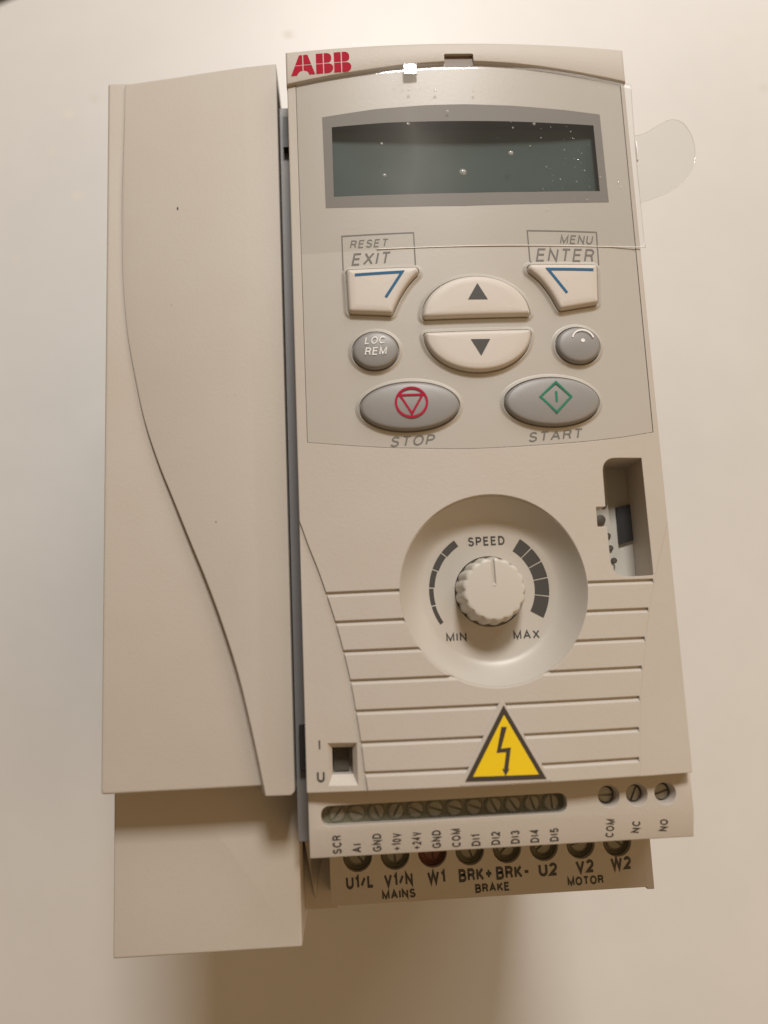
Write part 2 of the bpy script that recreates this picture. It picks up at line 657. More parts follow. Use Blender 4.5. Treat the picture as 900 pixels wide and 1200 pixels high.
# ================================================================ the drive
drive = thing('frequency_drive', 'beige variable frequency drive lying on its back with display keypad and speed knob', 'motor drive')

# chassis and side parts
finish('chassis', slab([rect(-75.6, -66.5, 35.0, 94.2, 1.0)], -21.0, -141.9, None), M['chassis'], drive)
bk = slab([rect(-76.0, -90.3, -39.0, -40.0, 0.5)], -16.0, -141.0, None)
finish('end_block', soften(bk, 0.5), M['shell_soft'], drive)
finish('end_bracket', slab([rect(-39.0, -87.6, -32.0, -50.0, 0.3)], -30.0, -141.0, None), M['shell'], drive)
rb = ring_loft([[(-38.8, -70, -29.9), (-34.0, -70, -29.9), (-36.8, -85.5, -29.9)], [(-38.8, -70, -24), (-37.0, -70, -24), (-37.6, -80, -28)]], True, True)
finish('bracket_rib', rb, M['shell'], drive)


def zr(x, y=0):
    return -4.0 - 2.4 * max(0.0, (-39 - x) / 37) ** 1.5


side = finish('side_cover', soften(slab([rect(-75.9, -57.7, -38.9, 92.3, 0.6)], lambda x, y: -6.45 - 0.0005 * (x + 60) ** 2, -24.0, 4.0), 0.5), M['shell_soft'], drive)
SCURVE = catmull([(-72.03, 91.5), (-72.31, 77.67), (-72.59, 65.61), (-72.49, 53.89), (-72.21, 45.3), (-71.27, 34.7), (-69.68, 25.39), (-67.6, 15.58), (-64.84, 6.83), (-61.97, -0.59), (-58.69, -9.02), (-55.1, -18.09), (-51.97, -27.02), (-49.22, -36.18), (-47.15, -45.16), (-45.67, -52.36), (-44.38, -59.16)], 5)
cp = ccw(SCURVE + [(-39.6, -59.2), (-38.9, -58.5), (-38.9, 94.7), (-45.96, 94.09), (-52.85, 93.32), (-62.06, 92.32)])
rbm = slab([cp], zr, -20.0, 2.0)
for v in rbm.verts:
    if v.co.z < -19.9 and v.co.x < -41:
        v.co.x -= (v.co.x + 76) * 0.14
finish('raised_cover_panel', soften(rbm, 0.7), M['shell_soft'], side)
# tiny dark specks moulded in the cover
spk = bmesh.new()
for x, y, r in ((-60.6, 61.6, 0.32), (-53.2, -6.2, 0.16), (-62.0, 40, 0.1), (-49, 20, 0.09), (-66, -30, 0.1)):
    z0 = (lambda X, Y: zr(X) + 0.03) if not (y < -20) else (lambda X, Y: -6.8)
    drape([ellipse(x, y, r * 0.6, r * 1.2, 10)], z0, None, spk)
s_ = finish('specks', spk, M['print'], side, 180)
s_['kind'] = 'stuff'

# dark slots in the gap between cover and front panel
for y0, y1 in ((73.5, 80.5), (-52.5, -44.5)):
    finish('gap_slot', slab([rect(-38.0, y0 * 1.05, -36.55, y1 * 1.05)], -7.5, -10.5, None), M['black'], drive)
finish('gap_rail', slab([rect(-38.85, -69, -36.2, 88.0)], -9.6, -21.5, None), M['chassis'], drive)

# ---------------------------------------------------------------- front panel
CL = catmull([(-37.3, -5.0), (-36.1, -8.0), (-34.7, -12.3), (-33.1, -16.7), (-31.5, -21.8), (-29.9, -27.4), (-28.6, -32.9), (-27.5, -38.4),
              (-26.7, -44.0), (-26.0, -49.5), (-25.5, -54.9), (-25.1, -58.2), (-24.8, -61)], 5)
CR = catmull([(37.6, -7.0), (36.5, -10.3), (34.9, -15.0), (33.1, -20.2), (30.7, -28.6), (29.0, -36.5), (27.9, -42.0), (27.1, -47.6), (26.3, -56.0), (26.1, -58.2), (25.9, -61)], 4)


def xat(curve, y):
    for a, b in zip(curve, curve[1:]):
        if (a[1] - y) * (b[1] - y) <= 0 and a[1] != b[1]:
            return a[0] + (b[0] - a[0]) * (y - a[1]) / (b[1] - a[1])
    return curve[-1][0]


panel_bm = soften(slab([rect(-36.4, -58.3, 36.6, 93.9, 0.25)], zf, -22.0, 2.0), 0.35, 2)
cutters = []
FL = 0.45
cutters.append(slab([ccw(CL + [(-45, -61), (-45, -5)])], 12, lambda x, y: zf(max(x, -37)) - FL, 2.0))
cutters.append(slab([ccw(CR + [(45, -61), (45, -7)])], 12, lambda x, y: zf(min(x, 37)) - 0.12, 2.0))
KNOB = (0.65, -22.3)
GROOVES = (-21.9, -27.45, -33.0, -38.5, -44.1, -49.83, -55.31)
for gy in GROOVES:
    xa, xb = xat(CL, gy) - 0.37, xat(CR, gy) - 0.28
    n = 23
    prof = [(0.60, 0.5), (0.46, -0.50), (0.12, -0.55), (-0.66, 0.22), (-0.66, 0.5)]
    g = bmesh.new()
    rows = []
    for k in range(n + 1):
        x = xa + (xb - xa) * k / n
        rows.append([g.verts.new((x, gy + py, zf(x) + pz)) for py, pz in prof])
    for a, b in zip(rows, rows[1:]):
        for i in range(len(prof)):
            g.faces.new((a[i], a[(i + 1) % len(prof)], b[(i + 1) % len(prof)], b[i]))
    g.faces.new(rows[0])
    g.faces.new(list(reversed(rows[-1])))
    cutters.append(g)
FLOOR = -3.4
DP = [(13.4, 0.0), (14.0, 0.15), (14.8, 0.60), (15.7, 1.40), (16.6, 2.50), (17.3, 3.55), (17.9, 4.6), (18.25, 5.2)]
dish = [(0.01, FLOOR)] + [(r, FLOOR + z) for r, z in DP] + [(18.5, 2.2), (18.6, 14)]
cutters.append(lathe(KNOB[0], KNOB[1], dish))
cutters.append(lathe(KNOB[0] - 0.2, KNOB[1] + 0.1, [(7.2, -8), (7.2, 0)], 64))
PORT = ccw(rounded([(23.95, 2.95, 3.0), (32.3, 2.85, 0.15), (32.45, -20.7, 0.2), (23.9, -20.9, 3.4), (23.8, -10.85, 0.2), (21.85, -10.85, 0.2), (21.9, -6.9, 0.2), (23.85, -6.9, 0.2)], 8))
cutters.append(slab([PORT], 14, -10.0, None))
# selector switch opening with sloping sides
sw = [(-32.35, -57.2), (-26.85, -57.3), (-26.8, -49.6), (-32.3, -49.5)]
sm = [(-31.55, -55.3), (-27.7, -55.4), (-27.65, -50.5), (-31.5, -50.4)]
cutters.append(ring_loft([[(x, y, -5.0) for x, y in sm], [(x, y, -0.9) for x, y in sm], [(x, y, zf(x) - FL + 0.02) for x, y in sw],
                          [(x + (x + 29.6) * 0.3, y + (y + 53.4) * 0.3, 6) for x, y in sw]], True, True))
KPB = catmull([(-34.3, 8.3), (-22.7, 6.8), (-14.3, 6.1), (-0.9, 5.5), (16.3, 6.1), (27.0, 7.0), (35.3, 8.2)], 6)
BROW = catmull([(-36.5, 86.1), (-28.0, 87.2), (-19.0, 88.1), (-9.0, 89.0), (0.7, 89.4), (10.0, 89.1), (19.0, 88.3), (28.0, 87.2), (36.7, 86.0)], 6)
KP = ccw(KPB + [(35.6, 86.6)] + [(x, y + 0.7) for x, y in reversed(BROW) if -34 < x < 35] + [(-34.5, 86.6)])
cutters.append(slab([offset_poly(KP, 0.10)], 12, lambda x, y: zf(x) - 0.7, 2.0))
LI = [(-27.5, 60.0), (-14, 59.7), (-0.2, 59.6), (14, 59.8), (28.9, 60.4), (28.8, 75.9), (20, 76.0), (10, 76.2), (-2, 76.3), (-16, 76.4), (-27.4, 76.1)]
LI = ccw(LI)
cutters.append(slab([offset_poly(LI, 0.8)], 12, -2.6, None))
panel_bm = cut(panel_bm, cutters)
panel = finish('front_panel', panel_bm, M['shell'], drive, 12)

# top bezel with its latch notch
brow_bm = slab([ccw([(-36.5, 93.8)] + BROW + [(36.7, 93.8)])], lambda x, y: zf(x) + 0.75, lambda x, y: zf(x) - 1.5, 2.0)
notch = slab([rect(-2.9, 87.0, 3.3, 91.2, 0.35)], 9, 0.2, None)
brow_bm = cut(soften(brow_bm, 0.4, 3), [notch])
bezel = finish('top_bezel', brow_bm, M['shell'], drive, 30)
finish('latch_tab', slab([rect(-2.8, 88.6, 3.2, 91.4)], lambda x, y: zf(x) + 0.03, 0.3, None), M['latch'], bezel)


# emblem: three letters split by fine cross lines
def emblem():
    bz = lambda x, y: zf(x) + 0.79
    s = 4.75
    X0, Y0 = -35.45, 87.95

    def put(pts):
        bm = drape([[(X0 + px * s, Y0 + py * s) for px, py in ccw(pts)]], bz, 2.0)
        finish('emblem_piece', bm, M['logo'], bezel, 180)
    g = 0.022
    vx = 0.545
    lx = lambda y: 0.375 * y
    rx = lambda y: 1.08 - 0.32 * y
    put([(lx(.52), .52), (vx - g, .52), (vx - g, 1), (.375, 1)])
    put([(vx + g, .52), (rx(.52), .52), (rx(1), 1), (vx + g, 1)])
    put([(0, 0), (0.27, 0), (0.33, .13), (0.42, .2), (vx - g, .225), (vx - g, .48), (lx(.48), .48)])
    put([(vx + g, .225), (.68, .2), (.77, .13), (.82, 0), (1.08, 0), (rx(.48), .48), (vx + g, .48)])
    for b0 in (1.13, 1.935):
        put([(b0, .52), (b0 + .31, .52), (b0 + .31, 1), (b0, 1)])
        put([(b0, 0), (b0 + .31, 0), (b0 + .31, .48), (b0, .48)])
        put([(b0 + .355, .52)] + arc(b0 + .50, .70, .19, .18, -70, 0, 5) + arc(b0 + .47, .78, .22, .22, 0, 90, 7) + [(b0 + .355, 1)])
        put([(b0 + .355, 0)] + arc(b0 + .50, .24, .26, .24, -90, 0, 7) + arc(b0 + .54, .28, .22, .20, 0, 90, 7) + [(b0 + .355, .48)])


emblem()

# ---------------------------------------------------------------- keypad plate, display
kz = lambda x, y: zf(x) - 0.10
plate = finish('keypad_plate', slab([KP, list(reversed(LI))], kz, lambda x, y: zf(x) - 0.66, 2.0), M['plate'], drive, 30)
dz = lambda o: (lambda x, y: kz(x, y) + o)
LO = ccw([(-29.1, 57.8), (-15, 57.15), (-0.4, 56.9), (15, 57.3), (30.5, 58.1), (30.3, 78.4), (22.2, 79.05), (11.1, 79.7), (1.0, 80.0), (-7.1, 79.95), (-17.9, 79.5), (-29.2, 78.4)])
frame = finish('display_frame', drape([LO, list(reversed(offset_poly(LI, -0.15)))], dz(0.04), 3.0), M['lcd_frame'], drive, 180)
wall = ring_loft([[(x, y, -1.2) for x, y in offset_poly(LI, 0.02)], [(x, y, kz(x, y) - 0.03) for x, y in offset_poly(LI, -0.02)]], False, False)
finish('display_rim', wall, M['black'], frame, 30)
finish('display_screen', slab([offset_poly(LI, 0.5)], -1.2, -2.3, None), M['lcd'], frame)

lz = dz(0.05)
lettering('RESET', (-24.5, 48.5, -16.4, 50.25), lz, M['print_mid'], plate, 0.15, 0.25)
lettering('EXIT', (-24.3, 44.75, -16.0, 47.4), lz, M['print_mid'], plate, 0.15, 0.25)
lettering('MENU', (19.0, 48.45, 26.4, 50.4), lz, M['print_mid'], plate, 0.15, 0.25)
lettering('ENTER', (13.6, 44.5, 26.5, 47.4), lz, M['print_mid'], plate, 0.14, 0.25)
lettering('STOP', (-18.2, 6.5, -9.0, 8.6), lz, M['print_mid'], plate, 0.15, 0.28, 1.0)
lettering('START', (9.2, 6.75, 20.7, 8.75), lz, M['print_mid'], plate, 0.15, 0.25, 3.5)
strokes('legend_frame', [[(-26.0, 43.8), (-26.0, 51.3), (-11.3, 51.3), (-11.25, 43.9)]], 0.26, lz, M['print_mid'], plate)
strokes('legend_frame', [[(12.9, 43.9), (12.4, 44.6), (12.3, 51.3), (27.15, 51.2), (27.0, 43.9)]], 0.26, lz, M['print_mid'], plate)


# ---------------------------------------------------------------- keys
def resample(p, step):
    out = []
    for a, b in zip(p, p[1:] + p[:1]):
        a, b = Vector(a), Vector(b)
        n = max(1, int((b - a).length / step))
        if (b - a).length < 0.02:
            continue
        out += [tuple(a.lerp(b, i / n)) for i in range(n)]
    return out


def key(name, outline, mat, h=1.55, dome=0.05, grow=0.35):
    o = resample(ccw(outline), 0.45)
    cx = sum(p[0] for p in o) / len(o)
    cy = sum(p[1] for p in o) / len(o)
    rings = []
    for d, z in ((grow, -0.3), (grow * 0.6, h * 0.45), (0.08, h * 0.74), (-0.06, h * 0.86), (-0.24, h * 0.95), (-0.5, h)):
        rings.append([(x, y, kz(x, y) + z) for x, y in offset_poly(o, d)])
    inner = offset_poly(o, -0.5)
    for s, z in ((0.8, 0.35), (0.55, 0.7), (0.25, 0.95), (0.05, 1.0)):
        rings.append([(cx + (x - cx) * s, cy + (y - cy) * s, kz(cx + (x - cx) * s, 0) + h + dome * z) for x, y in inner])
    k = finish(name, ring_loft(rings), mat, drive, 50)
    cr = []
    for d, z in ((1.35, -0.02), (1.05, 0.06), (0.82, 0.24), (0.66, 0.40), (0.54, 0.42), (0.44, 0.28), (0.38, -0.2)):
        cr.append([(x, y, kz(x, y) + z) for x, y in offset_poly(o, d)])
    finish('key_collar', ring_loft(cr, False, False), M['plate'], k, 60)
    return k, (lambda x, y: kz(x, y) + h + dome + 0.06)


ex = [(-25.2, 43.25, 0.6), (-11.2, 43.1, 0.75), (-11.0, 42.2, 0.4)] + [(x, y, 0) for x, y in catmull([(-12.3, 40.9), (-13.4, 39.6), (-15.0, 37.2), (-16.3, 34.6)], 4)] + [(-16.65, 33.7, 0.5), (-25.0, 34.5, 0.6)]
k, tz = key('corner_key', rounded(ex), M['key'])
strokes('key_mark', [[(-23.7, 42.0), (-14.15, 42.15), (-17.7, 36.9)]], 0.55, tz, M['blue'], k)
en = [(26.1, 43.25, 0.6), (12.0, 43.15, 0.75), (11.8, 42.25, 0.4)] + [(x, y, 0) for x, y in catmull([(13.2, 41.0), (14.4, 39.7), (16.0, 37.3), (17.3, 34.7)], 4)] + [(17.7, 33.8, 0.5), (25.6, 35.2, 0.6)]
k, tz = key('corner_key', rounded(en), M['key'])
strokes('key_mark', [[(25.2, 42.1), (15.6, 42.1), (19.2, 37.0)]], 0.55, tz, M['blue'], k)
up = rounded([(-10.3, 32.55, 0.5)] + [(11.2, 32.65, 0.5)] + [(x, y, 0) for x, y in arc(0.45, 32.9, 10.6, 7.85, 8, 172, 24)])
k, tz = key('arrow_key', up, M['key'], 1.6)
finish('arrow_mark', drape([[(-1.25, 35.75), (2.75, 35.7), (0.85, 39.2)]], tz, None), M['print'], k)
dn = rounded([(11.1, 29.2, 0.5), (-10.2, 29.1, 0.5)] + [(x, y, 0) for x, y in arc(0.45, 28.9, 10.5, 7.75, 188, 352, 24)])
k, tz = key('arrow_key', dn, M['key'], 1.6)
finish('arrow_mark', drape([[(-1.2, 27.4), (2.7, 27.35), (0.7, 23.9)]], tz, None), M['print'], k)

k, tz = key('oval_key', ellipse(-20.2, 26.1, 4.3, 3.65), M['greykey'], 1.5, 0.3)
lettering('LOC', (-22.3, 27.15, -18.1, 28.7), tz, M['print_white'], k, 0.14, 0.2)
lettering('REM', (-22.4, 24.85, -17.9, 26.45), tz, M['print_white'], k, 0.14, 0.2)
k, tz = key('oval_key', ellipse(20.9, 26.1, 4.3, 3.55), M['greykey'], 1.5, 0.3)
strokes('key_mark', [arc(21.65, 26.9, 2.25, 2.15, 165, 15, 12)], 0.32, tz, M['print_white'], k, step=9)
finish('key_dot', drape([ellipse(21.6, 26.8, 0.42, 0.4, 14)], tz, None), M['print_white'], k, 180)
k, tz = key('stop_key', ellipse(-13.95, 14.3, 9.55, 4.7, 64), M['greykey'], 1.5, 0.35)
strokes('key_mark', [ellipse(-13.65, 14.85, 3.05, 2.95, 32)], 0.46, tz, M['red'], k, closed=True, step=9)
strokes('key_mark', [[(-15.85, 16.35), (-11.4, 16.3), (-13.65, 12.55)]], 0.42, lambda x, y: tz(x, y) + 0.01, M['red'], k, closed=True)
k, tz = key('start_key', ellipse(14.6, 14.4, 9.4, 4.75, 64), M['greykey'], 1.5, 0.35)
strokes('key_mark', [[(15.3, 18.15), (18.2, 15.1), (15.05, 12.0), (11.95, 15.15)]], 0.42, tz, M['green'], k, closed=True)
strokes('key_mark', [[(15.2, 16.25), (15.15, 14.05)]], 0.46, tz, M['green'], k)

# ---------------------------------------------------------------- speed dial
dd = [(7.0, FLOOR - 1.3), (7.0, FLOOR + 0.06)] + [(r - 0.04, FLOOR + z + 0.06) for r, z in DP] + [(18.3, FLOOR + 5.2), (18.3, FLOOR - 1.3)]
rg = [[(KNOB[0] + r * math.cos(2 * PI * k / 96), KNOB[1] + r * math.sin(2 * PI * k / 96), z) for k in range(96)] for r, z in dd]
dbm = ring_loft(rg + [rg[0]], False, False)
dial = finish('dial_dish', dbm, M['dial'], drive, 40)
finish('dial_hub', lathe(KNOB[0] - 0.2, KNOB[1] + 0.1, [(7.1, FLOOR - 2.5), (7.1, FLOOR - 0.9), (0.05, FLOOR - 0.9)], 48), M['dial'], dial)
fz = lambda x, y: FLOOR + 0.10
AC = (0.6, -22.0)


def ring_seg(r0, r1, a0, a1):
    return ccw(arc(AC[0], AC[1], r1, r1, a0, a1, 8) + list(reversed(arc(AC[0], AC[1], r0, r0, a0, a1, 8))))


aR = [56, 41.5, 26, 9.5, -8.5, -30.5]
for a, b in zip(aR, aR[1:]):
    finish('scale_segment', drape([ring_seg(9.1, 12.0, b + 0.55, a - 0.55)], fz, None), M['print'], drive, 180)
aL = [122, 140, 158, 176, 193.5, 213]
ri = [10.45, 10.6, 10.8, 11.0, 11.1, 11.2]
for i, (a, b) in enumerate(zip(aL, aL[1:])):
    finish('scale_segment', drape([ring_seg(ri[i] + 0.1, 12.0, a + 0.6, b - 0.6)], fz, None), M['print'], drive, 180)
lettering('SPEED', (-3.1, -13.2, 4.3, -11.35), fz, M['print'], drive, 0.2, 0.0, 0.5)
lettering('MIN', (-8.5, -31.8, -4.5, -30.15), fz, M['print'], drive, 0.17)
lettering('MAX', (4.8, -31.95, 10.0, -30.25), fz, M['print'], drive, 0.17)


def wob(u, z):
    c = abs(math.cos(PI * u * 17)) - 0.6
    return 0.40 * c if z < 2.2 else (0.34 * c if z < 3.3 else 0.26 * c)


kn = lathe(KNOB[0] - 0.25, KNOB[1] - 0.05, [(6.5, -6.5), (6.5, -1.4), (6.35, 0.5), (6.1, 2.4), (5.95, 3.0), (5.82, 3.25), (5.6, 3.42), (5.2, 3.46)], 170, wob)
ptr = ring_loft([[(KNOB[0] - 0.25 + x, KNOB[1] + y, 3.0) for x, y in [(-0.12, 0.8), (0.22, 0.8), (0.2, 7), (-0.22, 7)]],
                 [(KNOB[0] - 0.25 + x, KNOB[1] + y, 4.2) for x, y in [(-0.55, 0.45), (0.6, 0.45), (0.45, 7), (-0.5, 7)]]], True, True)
kn = cut(kn, [ptr])
knob = finish('speed_knob', kn, M['knob'], drive, 30)
finish('pointer_tip', lathe(KNOB[0] - 0.2, KNOB[1] + 0.75, [(0.42, 2.9), (0.42, 3.3), (0.3, 3.48), (0.05, 3.52)], 16), M['knob'], knob)

# ---------------------------------------------------------------- warning sticker
TRI = [(-7.9, -58.05), (8.6, -58.1), (0.55, -42.9)]


def shrink(t, d):
    return offset_poly(ccw(t), -d) if False else [tuple(v) for v in _inset(ccw(t), d)]


def _inset(t, d):
    out = []
    for i in range(3):
        a, b, c = Vector(t[i - 1]), Vector(t[i]), Vector(t[(i + 1) % 3])
        u, v = (a - b).normalized(), (c - b).normalized()
        s = math.sin(u.angle(v) / 2)
        out.append(b + (u + v).normalized() * (d / s))
    return out


pad_t = [(-8.15, -58.05), (9.0, -58.05), (0.55, -42.6)]
pad = finish('sticker_pad', slab([ccw(pad_t)], lambda x, y: zf(x) + 0.02, lambda x, y: zf(x) - 1.2, 2.0), M['shell'], drive, 30)
T0 = [(-7.15, -57.35), (8.0, -57.6), (0.85, -43.95)]
stk = finish('warning_sticker', slab([ccw(T0)], lambda x, y: zf(x) + 0.12, lambda x, y: zf(x) + 0.0, 2.0), M['sticker_dark'], drive, 30)
finish('yellow_field', drape([[tuple(v) for v in _inset(ccw(T0), 0.85)]], lambda x, y: zf(x) + 0.15, 2.0), M['yellow'], stk, 180)
bolt = [(0.15, -47.85), (1.2, -47.9), (-0.15, -51.75), (1.7, -51.65), (0.95, -55.45), (1.2, -55.4), (0.35, -56.7), (-0.2, -55.35), (0.15, -55.45), (0.75, -52.45), (-1.05, -52.5)]
finish('lightning_symbol', drape([ccw(bolt)], lambda x, y: zf(x) + 0.18, None), M['sticker_dark'], stk, 180)

# ---------------------------------------------------------------- selector switch, side socket
lettering('I', (-33.95, -50.65, -33.65, -48.8), lambda x, y: zf(x) - FL + 0.05, M['print'], drive, 0.14)
lettering('U', (-34.45, -56.5, -33.0, -54.45), lambda x, y: zf(x) - FL + 0.05, M['print'], drive, 0.2)
finish('selector_switch', slab([rect(-31.3, -55.15, -28.4, -50.6, 0.1)], -3.6, -4.9, None), M['dark'], drive)

sock = finish('side_socket', slab([rect(21.7, -21.2, 33.0, 3.4)], -9.2, -10.5, None), M['socket'], drive)
finish('socket_window', slab([[(29.4, -13.4), (33.0, -12.5), (32.9, -5.0), (29.4, -5.6)]], -8.4, -9.6, None), M['black'], sock)
finish('socket_step', slab([rect(21.8, -20.9, 27.6, 3.2)], -8.2, -9.6, None), M['socket'], sock)
finish('socket_pin', lathe(25.6, -8.2, [(1.05, -8.3), (1.05, -7.7), (0.9, -7.6), (0.05, -7.6)], 20), M['dark'], sock)
for x, y in ((26.3, -2.3), (26.6, -5.1), (26.9, -11.6), (27.2, -14.2), (27.75, -16.8)):
    finish('socket_pin', lathe(x, y, [(0.62, -8.3), (0.62, -7.8), (0.45, -7.6), (0.05, -7.6)], 14), M['dark'], sock)

# ---------------------------------------------------------------- control terminal block
tbz = lambda x, y: -2.5 if y > -65.85 else -2.5 - (-65.85 - y) * 0.26
tbm = flat_fill([rect(-36.35, -70.75, 37.1, -57.0, 0.2)], 65.85, 1)
bmesh.ops.bisect_plane(tbm, geom=tbm.verts[:] + tbm.edges[:] + tbm.faces[:], dist=1e-5, plane_co=(0, -65.85, 0), plane_no=(0, 1, 0))
r_ = bmesh.ops.extrude_face_region(tbm, geom=tbm.faces[:])
tops = {g for g in r_['geom'] if isinstance(g, bmesh.types.BMVert)}
for v in tbm.verts:
    v.co.z = tbz(v.co.x, v.co.y) if v in tops else -22.5
slot = rounded([(-34.0, -64.85, 1.79), (12.7, -64.75, 1.79), (12.7, -61.15, 1.79), (-34.0, -61.25, 1.79)], 10)
RX = (20.85, 26.3, 31.85)
tcut = [slab([slot], 5, -8.0, None)] + [lathe(x, -62.25, [(1.72, -7), (1.74, -3.5), (2.2, -2.3), (2.3, 1)], 32) for x in RX]
tblock = finish('terminal_block', cut(soften(tbm, 0.45, 3), tcut), M['shell'], drive, 25)
finish('terminal_strip', slab([rect(-34.1, -65.0, 12.8, -61.0, 1.7)], -4.7, -8.2, None), M['terminal'], tblock)


def screw(name, x, y, z, r, parent, mat, ang):
    bm = lathe(x, y, [(r, z - 1.2), (r, z - 0.15), (r * 0.9, z), (0.02, z + 0.08)], 20)
    ca, sa = math.cos(ang), math.sin(ang)
    q = [(-r * 1.2, -0.22), (r * 1.2, -0.22), (r * 1.2, 0.22), (-r * 1.2, 0.22)]
    c = ring_loft([[(x + a * ca - b * sa, y + a * sa + b * ca, z - 0.4) for a, b in q], [(x + a * ca - b * sa, y + a * sa + b * ca, z + 1) for a, b in q]], True, True)
    return finish(name, cut(bm, [c]), mat, parent, 35)


for i in range(12):
    x = -31.05 + 3.745 * i
    finish('terminal_well', lathe(x, -63.1, [(1.72, -5.2), (1.72, -4.62), (1.6, -4.5), (1.5, -4.55)], 24), M['terminal'], tblock)
    screw('terminal_screw', x, -63.1, -4.35, 1.42, tblock, M['dullscrew'], random.uniform(0, PI))
for x in RX:
    screw('terminal_screw', x, -62.3, -4.6, 1.5, tblock, M['screw'], random.uniform(0, PI))
NAMES = ['SCR', 'AI', 'GND', '+10V', '+24V', 'GND', 'COM', 'DI1', 'DI2', 'DI3', 'DI4', 'DI5']
tz_ = lambda x, y: tbz(x, y) + 0.05
LEN = {'SCR': 3.5, 'AI': 1.7, 'GND': 3.4, '+10V': 3.3, '+24V': 3.3, 'COM': 3.5, 'DI1': 2.2, 'DI2': 2.5, 'DI3': 2.5, 'DI4': 2.5, 'DI5': 2.5, 'NC': 2.3, 'NO': 2.3}
for i, t in enumerate(NAMES):
    x = -31.2 + 3.745 * i
    L = LEN[t]
    cy = -70.1 + L / 2
    lettering(t, (x - L / 2, cy - 0.85, x + L / 2, cy + 0.85), tz_, M['print'], tblock, 0.2, 0, 90)
for x, t in zip((20.8, 25.8, 31.2), ('COM', 'NC', 'NO')):
    L = LEN[t]
    lettering(t, (x - L / 2, -68.2 - 0.8, x + L / 2, -68.2 + 0.8), tz_, M['print'], tblock, 0.2, 0, 84)

# ---------------------------------------------------------------- power terminal plate
PX = [-27.45 + 7.8 * i for i in range(8)]
pcut = [lathe(x, -74.9, [(3.0, -30), (3.0, -15)], 40) for x in PX]
pp = cut(slab([rect(-33.2, -84.2, 32.9, -60.0, 0.3)], -20.0, -32.0, None), pcut)
power = finish('power_terminal_plate', pp, M['shell'], drive, 30)
finish('side_flange', slab([rect(32.95, -84.9, 34.5, -60.0, 0.2)], -20.8, -34.0, None), M['shell'], power)
pz = lambda x, y: -19.95
for i, x in enumerate(PX):
    mt = M['rust'] if i == 2 else M['terminal']
    finish('terminal_cup', lathe(x, -74.9, [(2.95, -29), (2.95, -21.4), (2.3, -21.2), (2.2, -21.6), (1.9, -21.7)], 32), mt, power)
    screw('terminal_screw', x, -74.9, -21.4, 1.9, power, M['rust'] if i == 2 else M['dullscrew'], random.uniform(0, PI))
for t, cx, w, y in (('U1/L', -27.1, 5.7, -79.85), ('V1/N', -19.15, 5.9, -79.85), ('W1', -11.3, 3.7, -79.8), ('BRK+', -3.1, 7.0, -79.75), ('BRK-', 4.7, 7.0, -79.7),
                    ('U2', 12.1, 3.9, -79.6), ('V2', 19.9, 3.8, -79.4), ('W2', 27.6, 4.3, -79.2)):
    lettering(t, (cx - w / 2, y - 1.3, cx + w / 2, y + 1.3), pz, M['print'], power, 0.23, 0, 1, 0.16)
for t, cx, w, y in (('MAINS', -19.2, 6.9, -82.65), ('BRAKE', 0.25, 7.2, -82.45), ('MOTOR', 19.85, 7.6, -82.2)):
    lettering(t, (cx - w / 2, y - 0.88, cx + w / 2, y + 0.88), pz, M['print'], power, 0.23, 0, 1, 0.16)

# ================================================================ protective film
film = thing('protective_film', 'clear peel-off protective film with round pull tab over the display', 'film', (0, 0, (ZB + 2.5) * 0.001))


def film_z(x, y):
    z = zf(min(x, 36.6)) + 0.02 + 0.14 * min(1.0, max(0.0, (y - 48) / 6))
    yy = y + 0.0024 * x * x
    if yy > 66:
        z += 0.0024 * (min(yy, 87.6) - 66) ** 2
        if yy > 87.6:                          # rolls over before the bezel
            z += 0.104 * (yy - 87.6) - 0.30 * (yy - 87.6) ** 2
    if x > 35.6:
        z -= 0.05 * (x - 35.6) ** 2
    if x > 30 and y < 51:                     # curled corner
        z += 0.012 * (x - 30) * max(0, 51 - y) ** 1.3
    z += 0.03 * math.sin(x * 0.21 + y * 0.13) + 0.02 * math.sin(y * 0.35)
    return z


def film_grid(x0, x1, f0, f1, nx, ny):
    bm = bmesh.new()
    rows = []
    for i in range(nx + 1):
        x = x0 + (x1 - x0) * i / nx
        rows.append([bm.verts.new((x, f0(x) + (f1(x) - f0(x)) * j / ny, 0)) for j in range(ny + 1)])
    for a, b in zip(rows, rows[1:]):
        for j in range(ny):
            bm.faces.new((a[j], b[j], b[j + 1], a[j + 1]))
    for v in bm.verts:
        v.co.z = film_z(v.co.x, v.co.y)
    return bm


def film_finish(name, bm, mat, angle=180):
    o = finish(name, bm, mat, None, angle)
    for v in o.data.vertices:
        v.co.z -= (ZB + 2.5) * 0.001
    o.parent = film
    return o


fb = lambda x: 48.0
ft = lambda x: 89.1 - 0.0024 * x * x
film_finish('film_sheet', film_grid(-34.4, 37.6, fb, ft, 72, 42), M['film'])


def bead(pts, r):
    rings = []
    for i, p in enumerate(pts):
        a, b = Vector(pts[max(0, i - 1)]), Vector(pts[min(len(pts) - 1, i + 1)])
        d = (b - a).normalized()
        s = d.cross(Vector((0, 0, 1))).normalized()
        u = s.cross(d)
        rings.append([tuple(Vector(p) + s * r * math.cos(t) + u * r * math.sin(t)) for t in [2 * PI * k / 6 for k in range(6)]])
    return ring_loft(rings, True, True)


film_finish('film_edge', bead([(x, 48.0, film_z(x, 48.0)) for x in [-19 + 56.6 * k / 60 for k in range(61)]], 0.10), M['edge_line'])
film_finish('film_edge', bead([(37.6, y, film_z(37.6, y)) for y in [48 + 37 * k / 40 for k in range(41)]], 0.07), M['film_edge'])
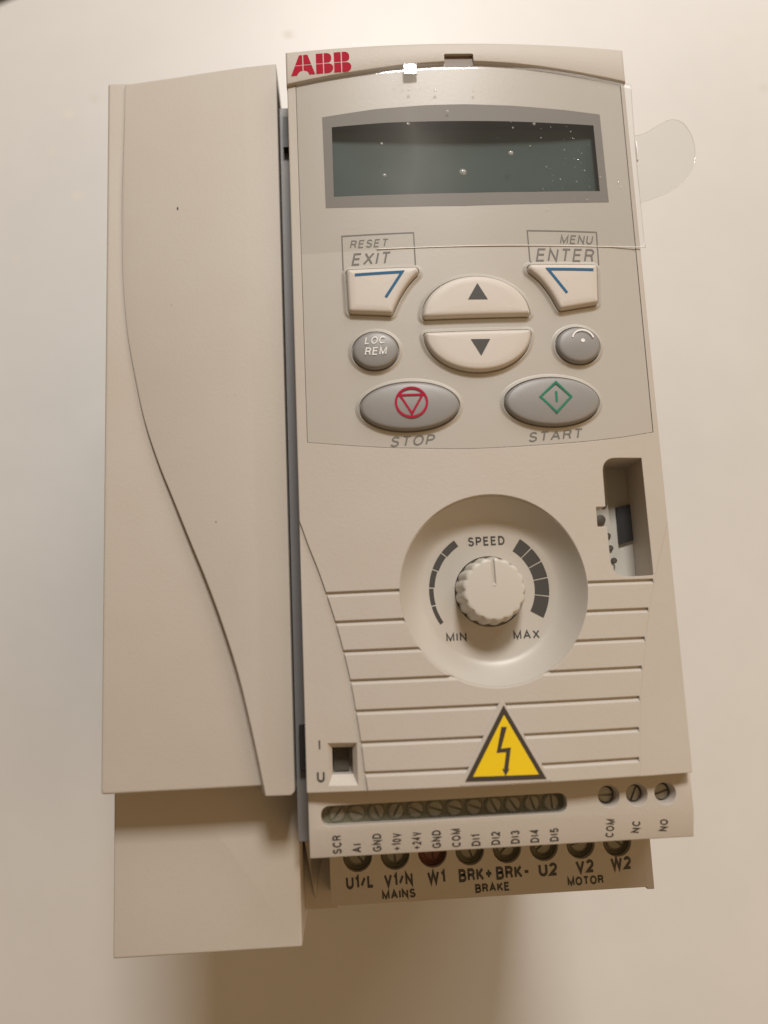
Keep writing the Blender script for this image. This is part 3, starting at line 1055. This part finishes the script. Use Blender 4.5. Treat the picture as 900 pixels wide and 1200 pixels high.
# pull tab
tab_out = catmull([(37.5, 73.6), (40.0, 74.2), (43.5, 76.3), (46.2, 77.6), (49.0, 77.2), (51.0, 74.6), (51.6, 71.0), (50.6, 67.2), (48.2, 63.8), (44.5, 61.0), (40.5, 59.2), (37.4, 58.2)], 5)
tbm_ = flat_fill([ccw(tab_out)], 1.5)
for v in tbm_.verts:
    d = v.co.x - 37.5
    v.co.z = film_z(37.6, v.co.y) + 0.03 * d - 0.012 * d * d
film_finish('pull_tab', tbm_, M['film_tab'])
film_finish('tab_fold_glint', bead([(37.85, 67.8 + 4.6 * k / 10, film_z(37.6, 67.8 + 4.6 * k / 10) + 0.25 * math.sin(k / 10 * PI) - 0.1) for k in range(11)], 0.2), M['edge_line'])  # white bead stands in for the highlight along the fold
film_finish('film_edge', bead([(x, y, film_z(37.6, y) + 0.03 * (x - 37.5) - 0.012 * (x - 37.5) ** 2) for x, y in tab_out], 0.05), M['film_edge'])
# trapped bubbles and dust
def bubble(x, y, r):
    rings = []
    for s, h in ((1.0, 0.0), (0.85, 0.5), (0.5, 0.85), (0.1, 1.0)):
        rings.append([(x + r * s * math.cos(t), y + r * s * math.sin(t), film_z(x, y) + 0.02 + 0.35 * r * h) for t in [2 * PI * k / 12 for k in range(12)]])
    return ring_loft(rings)


for x, y, r in ((-0.4, 64.3, 0.75), (10.0, 68.6, 0.55), (-16.7, 64.2, 0.4), (-5.2, 82.6, 0.4), (2.9, 82.4, 0.32), (-2.9, 78.0, 0.34), (-11.3, 75.4, 0.38),
                (15.4, 75.2, 0.34), (-17.0, 71.3, 0.3), (10.8, 74.3, 0.22), (-10.8, 83.0, 0.4)):
    film_finish('air_bubble', bubble(x, y, r), M['bubble'])
dust = bmesh.new()
for k in range(80):
    if k < 50:
        x, y = random.gauss(22, 5), random.gauss(67, 6)
    elif k < 80:
        x, y = random.uniform(-14, 14), random.gauss(84.3, 0.9)
    else:
        x, y = random.uniform(-30, 35), random.uniform(50, 84)
    if -33 < x < 35 and 49 < y < 85.5:
        join(dust, bubble(x, y, random.choice((0.07, 0.09, 0.11, 0.16))))
d_ = film_finish('dust_specks', dust, M['bubble'])
d_['kind'] = 'stuff'

# a flap added for the lamp's glint at the upper edge of the film, tilted so that it mirrors the lamp
wp = Vector((-10.3, 87.6, zf(-10.3) + 1.15))
wn = ((Vector((-27.9, -30.9, 156.9)) - wp).normalized() + (Vector((100, 1150, 1158)) - wp).normalized()).normalized()
wu = Vector((1, 0, 0)) - wn * wn.x
wu.normalize()
wv = wn.cross(wu)
wr = [[tuple(wp + wu * 1.3 * sx * k + wv * 1.15 * sy * k + wn * h) for sx, sy in ((-1, -1), (0, -1.05), (1, -1), (1, 1), (0, 1.05), (-1, 1))] for k, h in ((1.12, -0.35), (1.0, 0.0))]
film_finish('lamp_glint_flap', ring_loft(wr), M['film_edge'], 15)
